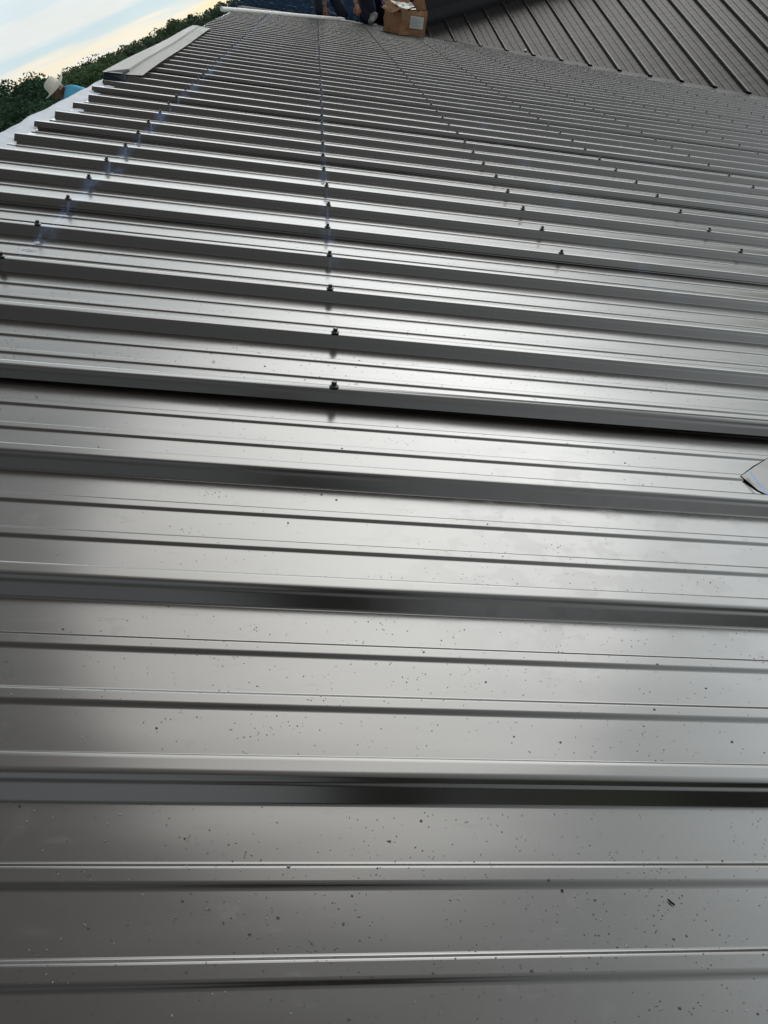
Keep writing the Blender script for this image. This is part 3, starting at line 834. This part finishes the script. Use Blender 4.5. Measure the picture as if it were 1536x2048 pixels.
def person(label, J, face, mats, hands, hat=False, sleeves='long', group=None):
    """J: joints dict of world positions"""
    g = lambda k: J[k]
    base = (g('ankleL') + g('ankleR')) / 2
    root = empty('person', Matrix.Translation(base)); props(root, label, 'person', group)
    ms = []
    nodes = [(g('pelvis'), (.13, .11))]; ed = []
    sp = chain(nodes, ed, [0, (g('waist'), (.125, .10)), (g('chest'), (.15, .115)), (g('neck'), .060), (g('neck').lerp(g('head'), .6), .055)])
    ci = 2
    for s in 'LR':
        chain(nodes, ed, [ci, (g('sh' + s), .062), (g('elbow' + s), .044), (g('elbow' + s).lerp(g('wrist' + s), .35), .043), (g('wrist' + s), .027)])
        chain(nodes, ed, [0, (g('hip' + s), .092), (g('knee' + s), .062), (g('knee' + s).lerp(g('ankle' + s), .35), .058), (g('ankle' + s), .040), (g('toe' + s), .034)])
    ms.append(skin_obj('body', nodes, ed, None, 1))
    hm, T = head_mesh(g('head'), face, J.get('up', Vector((0, 0, 1)))); ms.append(hm)
    for s in 'LR':
        dv, pn, gr = hands[s]; ms += hand_meshes(g('wrist' + s), dv, pn, gr, 1.0, 1 if s == 'L' else -1)
    par(link('body', join_meshes('body', ms), mats['skin'], None, smooth=True), root)
    # shirt
    nodes = [(g('pelvis').lerp(g('waist'), .35), (.145, .125))]; ed = []
    chain(nodes, ed, [0, (g('waist'), (.145, .12)), (g('chest'), (.172, .135)), (g('neck'), .075)])
    for s in 'LR':
        pts = [2, (g('sh' + s), .080), (g('sh' + s).lerp(g('elbow' + s), .55), .066)]
        if sleeves[s == 'R'] == 'l': pts += [(g('elbow' + s), .060), (g('elbow' + s).lerp(g('wrist' + s), .85), .042)]
        elif sleeves[s == 'R'] == 'm': pts += [(g('elbow' + s), .060), (g('elbow' + s).lerp(g('wrist' + s), .12), .056)]
        chain(nodes, ed, pts)
    par(link('shirt', skin_obj('shirt', nodes, ed, None, 2), mats['shirt'], None, smooth=True), root)
    nodes = [(g('pelvis'), (.150, .128))]; ed = []
    for s in 'LR': chain(nodes, ed, [0, (g('hip' + s), .108), (g('hip' + s).lerp(g('knee' + s), .5), .092), (g('knee' + s), .076), (g('knee' + s).lerp(g('ankle' + s), .4), .072), (g('knee' + s).lerp(g('ankle' + s), .92), .058)])
    par(link('trousers', skin_obj('trousers', nodes, ed, None, 2), mats['trousers'], None, smooth=True), root)
    for s in 'LR':
        a, t = g('ankle' + s), g('toe' + s); h = a - (t - a).normalized() * .05
        m = skin_obj('boot', [(a + J.get('footup', NA) * .07, .050), (a - J.get('footup', NA) * .01, .050), (a.lerp(t, .55), (.046, .040)), (t, (.044, .032)), (h, .042)], [(0, 1), (1, 2), (2, 3), (1, 4)], None, 2)
        par(link('boot', m, mats['boot'], None, smooth=True), root)
    if hat:
        bm = bmesh.new(); seg = 28
        prof = [(.0, .135), (.045, .138), (.074, .128), (.088, .10), (.094, .05), (.098, .035), (.125, .028), (.150, .022), (.165, .030), (.166, .025), (.150, .016), (.098, .026)]
        rg = []
        for r_, z in prof:
            rg.append([bm.verts.new((r_ * .92 * math.cos(2 * math.pi * i / seg), r_ * 1.08 * math.sin(2 * math.pi * i / seg), z + (.022 * math.cos(4 * math.pi * i / seg) * -1 * max(0, r_ - .1) / .085))) for i in range(seg)])
        for a, b in zip(rg, rg[1:]):
            for i in range(seg): bm.faces.new((a[i], b[i], b[(i + 1) % seg], a[(i + 1) % seg]))
        for v in bm.verts: v.co = T @ (v.co + Vector((0, -.004, .012)))
        par(link('hat', from_bm('hat', bm), MT['hat'], None, smooth=True), root)
    else:
        bm = bmesh.new(); bmesh.ops.create_uvsphere(bm, u_segments=20, v_segments=14, radius=1)
        kill = [v for v in bm.verts if v.co.z < -.1 or (v.co.y > .45 and v.co.z < .5)]
        bmesh.ops.delete(bm, geom=kill, context='VERTS')
        for v in bm.verts: v.co = T @ Vector((v.co.x * .081, v.co.y * .102, v.co.z * .124))
        par(link('hair', from_bm('hair', bm), MT['hair'], None, smooth=True), root)
    return root
Z = Vector((0, 0, 1)); V = Vector
# worker in the white hat, bent over on the far slope beyond the ridge
def hat_worker():
    hd = at_depth(115, 180, 11.8)                       # head
    rt = V((.93, .37, 0)).normalized()                # screen right on the ground
    bk = hd + rt * .30 - Z * .03
    gz = lambda p: (P(RIDGE_X, 0, 0).z - (-(p.x) - .9) * math.tan(PITCH))   # far slope height
    chest = hd + rt * .16 - Z * .08; pelvis = hd + rt * .38 - Z * .44; waist = chest.lerp(pelvis, .5) + rt * .06 + Z * .03
    fw = V((-rt.y, rt.x, 0))
    J = dict(head=hd, neck=hd + rt * .09 - Z * .06, chest=chest, waist=waist, pelvis=pelvis)
    for s, k in (('L', -1), ('R', 1)):
        J['sh' + s] = chest + fw * .17 * k + Z * .02 - rt * .02
        J['elbow' + s] = J['sh' + s] - Z * .20 - rt * .20
        J['wrist' + s] = J['elbow' + s] - Z * .23 - rt * .10
        J['hip' + s] = pelvis + fw * .09 * k - Z * .05
        a = pelvis + fw * .16 * k - rt * .05; a.z = gz(a) + .09
        J['ankle' + s] = a; J['toe' + s] = a - rt * .17 - Z * .04
        J['knee' + s] = (J['hip' + s] + a) / 2 - rt * .14
    J['up'] = (Z * .9 - rt * .36).normalized(); J['footup'] = Z
    hn = {s: (-Z - rt * .3, -rt, .8) for s in 'LR'}
    person('worker in white hat and light blue shirt bent over beyond the roof ridge', J, (-rt * .9 - Z * .5 + V((0, -.2, 0))), dict(skin=MT['skin2'], shirt=MT['cyan'], trousers=MT['jeans'], boot=MT['boot']), hn, hat=True, sleeves='ll')
hat_worker()
def crouch(label, kneel, handL, handR, mats, sleeves, face, lean=.35, footL=None, dirs=None, sg=1):
    """kneel: roof coords of the point between the knees; facing the camera (-Y)"""
    fw = V((0, -1 * sg, 0)); lf = V((1 * sg, 0, 0))           # person's left is on our right
    b = P(*kneel)
    def rp(dx, dy, h):     # horizontal offset, height above the sloped deck
        q = b + lf * dx - fw * dy
        t = (q - ORG).dot(NA) / NA.z; q.z -= t; q.z += h; return q
    pel = rp(0, .42, .42); J = dict(pelvis=pel, waist=pel + fw * .09 + Z * .18, chest=pel + fw * (.16 + lean * .3) + Z * .40)
    J['neck'] = J['chest'] + fw * .10 + Z * .17; J['head'] = J['neck'] + fw * .09 + Z * .14
    J['hipR'] = pel - lf * .09; J['hipL'] = pel + lf * .09
    J['kneeR'] = rp(-.14, .06, .075); J['ankleR'] = rp(-.13, .50, .07); J['toeR'] = rp(-.13, .62, .04)
    if sg < 0: J['kneeR'] = rp(-.42, .16, .36); J['ankleR'] = rp(-.58, .14, .08); J['toeR'] = rp(-.60, -.02, .045)
    if footL is None:
        J['kneeL'] = rp(.16, .06, .075); J['ankleL'] = rp(.14, .50, .07); J['toeL'] = rp(.14, .62, .04)
    else:
        t = P(*footL); J['toeL'] = t + NA * .035; J['ankleL'] = t + V((.06, .17, 0)) + NA * .075 - Z * .0
        J['ankleL'].z -= 0; J['kneeL'] = J['ankleL'] + Z * .40 + V((.02, .02, 0))
    for s, k, h in (('R', -1, handR), ('L', 1, handL)):
        J['sh' + s] = J['chest'] + lf * .19 * k + Z * .07
        w = h; J['wrist' + s] = w
        m = J['sh' + s].lerp(w, .52); L_ = (w - J['sh' + s]).length; sag = math.sqrt(max(.0, .285 ** 2 - (L_ / 2) ** 2))
        J['elbow' + s] = m + (lf * k * .6 - fw * .8).normalized() * sag
    hn = {}
    for s in 'LR':
        d = (J['wrist' + s] - J['elbow' + s]).normalized(); hn[s] = (d + fw * .25, (dirs or {}).get(s, -Z + V((0, .3, 0))), 1.15)
    return person(label, J, face, mats, hn, sleeves=sleeves)
crouch('kneeling worker in plaid shirt and dark jeans beside the cardboard box', (.98, 12.95, 0), at_depth(774, 22, 12.5), at_depth(713, 10, 12.75),
       dict(skin=MT['skin'], shirt=MT['plaid'], trousers=MT['jeans'], boot=MT['boot']), 'lm', V((-.1, -1, -.6)), lean=.5, footL=(.80, 12.55, .021))
crouch('kneeling worker in grey green sleeves and dark trousers gripping the white pipe', (.30, 13.05, 0), at_depth(650, 16, 12.75), at_depth(560, -60, 13.0),
       dict(skin=MT['skin2'], shirt=MT['sage'], trousers=MT['jeans'], boot=MT['sole']), 'll', V((-.1, -1, -.6)), lean=.4)

MT['blackcloth'] = simple('black_work_cloth', (0.012, 0.010, 0.009), 0.9, var=0.2, scale=9, bump=0.3, bscale=20)
crouch('kneeling person in black work clothes right behind the viewpoint, mirrored darkly in the nearest ribs', (.46, -.30, 0), P(.18, -.17, .48), P(.30, -.22, .50),
       dict(skin=MT['skin2'], shirt=MT['blackcloth'], trousers=MT['blackcloth'], boot=MT['sole']), 'll', V((-.3, 1, -.6)), lean=.1, sg=-1)

# ------------------------------------------------------------------ droplets, shavings, debris
def flat_z(y):
    k = (y - C0) / PT; d = (k - math.floor(k)) * PT
    if d < .024 or d > PT - .024: return None
    for q in (.0815, .1471):
        if abs(d - q) < .0062: return .0027
        if abs(d - q) < .0105: return None
    return 0.0
def droplets():
    rnd = random.Random(11); vs = []; fs = []; seg = 10
    prof = [(1.0, 0.0), (.97, .22), (.80, .45), (.45, .62)]
    def drop(x, y, r):
        z0 = flat_z(y)
        if z0 is None: return
        b = len(vs); ex = rnd.uniform(.9, 1.15); 
        for pr, pz in prof:
            for i in range(seg):
                a = 2 * math.pi * i / seg; vs.append((x + r * pr * math.cos(a) * ex, y + r * pr * math.sin(a), z0 + .0001 + r * pz * 1.0))
        vs.append((x, y, z0 + .0001 + r * .68)); t = len(vs) - 1
        for k in range(len(prof) - 1):
            for i in range(seg):
                j = (i + 1) % seg; fs.append((b + k * seg + i, b + k * seg + j, b + (k + 1) * seg + j, b + (k + 1) * seg + i))
        for i in range(seg): fs.append((b + 3 * seg + i, b + 3 * seg + (i + 1) % seg, t))
    for _ in range(1900):
        px, py = rnd.uniform(-20, 1556), rnd.uniform(700, 2060); q = on_roof(px, py)
        if q.y > 2.2: continue
        w = .35 + .65 * min(1, max(0, px / 900))
        if rnd.random() > w: continue
        r = rnd.uniform(.0003, .00058) if rnd.random() < .93 else rnd.uniform(.0007, .0013)
        if q.y > .8: r *= 1.25
        drop(q.x, q.y, r)
        if rnd.random() < .05:
            for _k in range(rnd.randint(4, 11)):
                drop(q.x + rnd.gauss(0, .012), q.y + rnd.gauss(0, .006), rnd.uniform(.0003, .0007))
    for _ in range(1100):
        q = on_roof(rnd.uniform(0, 1536), rnd.uniform(480, 800)); drop(q.x, q.y, rnd.uniform(.0004, .0010))
    o = link('water_droplets', mesh('water_droplets', vs, fs), MT['water'], None, ROOF, smooth=True)
    props(o, 'small rain droplets beaded on the dark metal sheets', 'water droplets', kind='stuff')
    vs = []; fs = []
    for _ in range(330):
        q = on_roof(rnd.uniform(0, 1536), rnd.uniform(1080, 2048)); z0 = flat_z(q.y)
        if z0 is None: continue
        a = rnd.uniform(0, 3.14); l = rnd.uniform(.0003, .0010) if rnd.random() < .97 else rnd.uniform(.001, .002); w = rnd.uniform(.0002, .0004)
        d = V((math.cos(a), math.sin(a), 0)); s = V((-d.y, d.x, 0)); c = V((q.x, q.y, z0 + .0004)); b = len(vs)
        vs += [c - d * l, c + s * w, c + d * l + V((0, 0, .0006)), c - s * w + V((0, 0, .0004)), c + V((0, 0, .0008))]
        fs += [(b, b + 1, b + 4), (b + 1, b + 2, b + 4), (b + 2, b + 3, b + 4), (b + 3, b, b + 4)]
    o = link('metal_shavings', mesh('metal_shavings', vs, fs), MT['shaving'], None, ROOF)
    props(o, 'fine bright metal shavings scattered over the nearest sheets', 'metal shavings', kind='stuff')
droplets()
def bit(name, lab, px, py, pts, mat, cat='debris'):
    q = on_roof(px, py); bm = bmesh.new(); v = [bm.verts.new(V(p)) for p in pts]; c = V((0, 0, 0))
    for p in v: c += p.co
    c = bm.verts.new(c / len(v) + V((0, 0, .0012)))
    for i in range(len(v)): bm.faces.new((v[i], v[(i + 1) % len(v)], c))
    bmesh.ops.solidify(bm, geom=bm.faces[:], thickness=.0003)
    o = link(name, from_bm(name, bm), mat, None, ROOF @ Matrix.Translation((q.x, q.y, (flat_z(q.y) or 0) + .0008))); props(o, lab, cat)
bit('leaf_fragment', 'small dark crumpled leaf bit near the bottom right of the roof', 1341, 1806, [(-.0022, .0026, .0004), (-.0010, .0021, .001), (.0004, .0004, .0006), (.0024, -.0018, .001), (.0017, -.0029, 0), (.0004, -.0017, .0003), (-.0009, -.0002, 0), (-.0019, .0012, .0002)], MT['leafbit'])
bit('leaf_fragment', 'tiny dark speck of leaf on the sheet left of the nearest screw', 427, 724, [(-.003, -.0012, 0), (.001, -.001, .0008), (.0036, .001, 0), (0, .0016, .001)], MT['leafbit'])
bit('dirt_speck', 'tiny dark elongated crumb low on the right, left of the leaf bit', 1124, 1782, [(-.0012, .0006, 0), (0, .0008, .0004), (.0014, -.0007, 0), (.0004, -.0010, .0002)], MT['leafbit'])
bit('sealant_flake', 'white flake stuck on a pencil rib near the left edge', 74, 490, [(-.006, .004, .001), (.002, .006, .003), (.009, -.002, .001), (.001, -.004, .0), (-.005, -.001, .001)], MT['paper'])
bit('wire_scrap', 'thin dark curved wire scrap on the sheet at the left edge', 62, 502, [(-.020, .0006, 0), (-.004, .0012, .0006), (.012, .0008, 0), (.012, .0, 0), (-.004, .0003, .0003), (-.020, .0, 0)], MT['leafbit'])

# ------------------------------------------------------------------ ground, trees
g = mesh('ground', [(-3000, -3000, 0), (3000, -3000, 0), (3000, 3000, 0), (-3000, 3000, 0)], [(0, 1, 2, 3)])
props(link('ground', g, MT['grass']), kind='structure')
def crown(rnd, cx, cy, z0, z1, rad, n, leaf):
    vs = []; fs = []
    lobes = []
    for _ in range(9):
        a = rnd.uniform(0, 6.28); h = rnd.uniform(.2, .92); rr = rad * (.55 * math.sin(math.pi * min(.98, h * .9 + .08)) + .1)
        lobes.append((V((cx + rr * math.cos(a), cy + rr * math.sin(a), z0 + (z1 - z0) * h * .92)), rad * rnd.uniform(.32, .5)))
    lobes.append((V((cx, cy, z0 + (z1 - z0) * .6)), rad * .55)); lobes.append((V((cx + rnd.uniform(-.2, .2) * rad, cy, z1 - rad * .3)), rad * .32))
    for _ in range(n):
        c, r = rnd.choice(lobes); d = V((rnd.gauss(0, 1), rnd.gauss(0, 1), rnd.gauss(0, 1))).normalized() * r * (rnd.random() ** .35)
        p = c + d; u = V((rnd.gauss(0, 1), rnd.gauss(0, 1), rnd.gauss(0, .6))).normalized(); w = u.orthogonal().normalized(); l = leaf * rnd.uniform(.6, 1.4)
        b = len(vs); vs += [p - u * l, p + w * l * .55, p + u * l, p - w * l * .55]; fs.append((b, b + 1, b + 2, b + 3))
    return vs, fs
def tree(px, top_py, dist, rad, lab, mat, cat='tree', n=2600, leaf=.22, seed=1):
    rnd = random.Random(seed); r = ray(px, top_py); k = dist / math.hypot(r.x, r.y); tp = CAM + r * k
    root = empty('tree', Matrix.Translation((tp.x, tp.y, 0))); props(root, lab, cat, 'trees beyond the ridge')
    vs, fs = crown(rnd, 0, 0, tp.z * .22, tp.z, rad, int(n * 3.4), leaf * .45)
    link('crown', mesh('crown', vs, fs), mat, root)
    bm = bmesh.new()
    def limb(a, b, r0, r1):
        d = (b - a).normalized(); u = d.orthogonal().normalized(); v = d.cross(u)
        A = [bm.verts.new(a + (u * math.cos(i * 1.047) + v * math.sin(i * 1.047)) * r0) for i in range(6)]; B = [bm.verts.new(b + (u * math.cos(i * 1.047) + v * math.sin(i * 1.047)) * r1) for i in range(6)]
        for i in range(6): bm.faces.new((A[i], A[(i + 1) % 6], B[(i + 1) % 6], B[i]))
    limb(V((0, 0, 0)), V((.1, 0, tp.z * .4)), .28, .18); limb(V((.1, 0, tp.z * .4)), V((-.1, .1, tp.z * .8)), .18, .06)
    for i in range(5):
        a = i * 1.3; limb(V((.05, 0, tp.z * (.3 + .08 * i))), V((rad * .55 * math.cos(a), rad * .55 * math.sin(a), tp.z * (.5 + .08 * i))), .10, .03)
    link('trunk', from_bm('trunk', bm), MT['bark'], root)
tree(8, 158, 62, 3.6, 'tall dark green tree at the left edge behind the hatted worker', MT['leaf_dark'], seed=1, n=4200)
tree(38, 167, 66, 3.0, 'dark green tree just right of the one at the left edge', MT['leaf_dark'], seed=2, n=3600)
tree(5, 215, 50, 3.4, 'lower dark green tree at the left edge close to the white underlayment', MT['leaf_dark'], seed=3, n=3600)
tree(60, 205, 70, 3.2, 'leafy mid green tree to the left of the white hat', MT['leaf_mid'], seed=4, n=3200)
tree(140, 152, 96, 4.6, 'broad paler green tree directly behind the white hat', MT['leaf_mid'], seed=5, n=4200, leaf=.3)
tree(188, 128, 92, 4.4, 'pale green rounded tree left of the ridge cap end', MT['leaf_mid'], seed=6, n=4200, leaf=.3)
tree(335, 41, 150, 3.4, 'bushy lighter tree poking above the treeline above the ridge cap', MT['leaf_mid'], seed=7, n=2600, leaf=.35)
tree(377, 30, 160, 1.9, 'narrow dark tree tip poking above the far treeline', MT['leaf_far'], seed=8, n=1400, leaf=.35)
def wood():
    rnd = random.Random(5); vs = []; fs = []
    for row, (dist, n) in enumerate(((125, 34), (165, 46), (215, 56))):
        for i in range(n):
            az = R(-34 + 44 * (i + rnd.uniform(-.4, .4)) / n); d = dist * rnd.uniform(.93, 1.07)
            top = 7.5 + d * math.tan(R(.42 + .10 * row * .3)) * rnd.uniform(.75, 1.2) - .2
            v, f = crown(rnd, d * math.sin(az), d * math.cos(az), .6, top, rnd.uniform(3.0, 4.8), 1900, .23)
            b = len(vs); vs += v; fs += [tuple(b + k for k in q) for q in f]
    props(link('far_wood', mesh('far_wood', vs, fs), MT['leaf_far']), 'far off green wood along the horizon beyond the roof', 'wood', kind='stuff')
wood()
# overhead cable in front of the trees
cb = [at_depth(-60, 234, 38), at_depth(62, 189, 41), at_depth(190, 152, 45)]
for i in range(1): pass
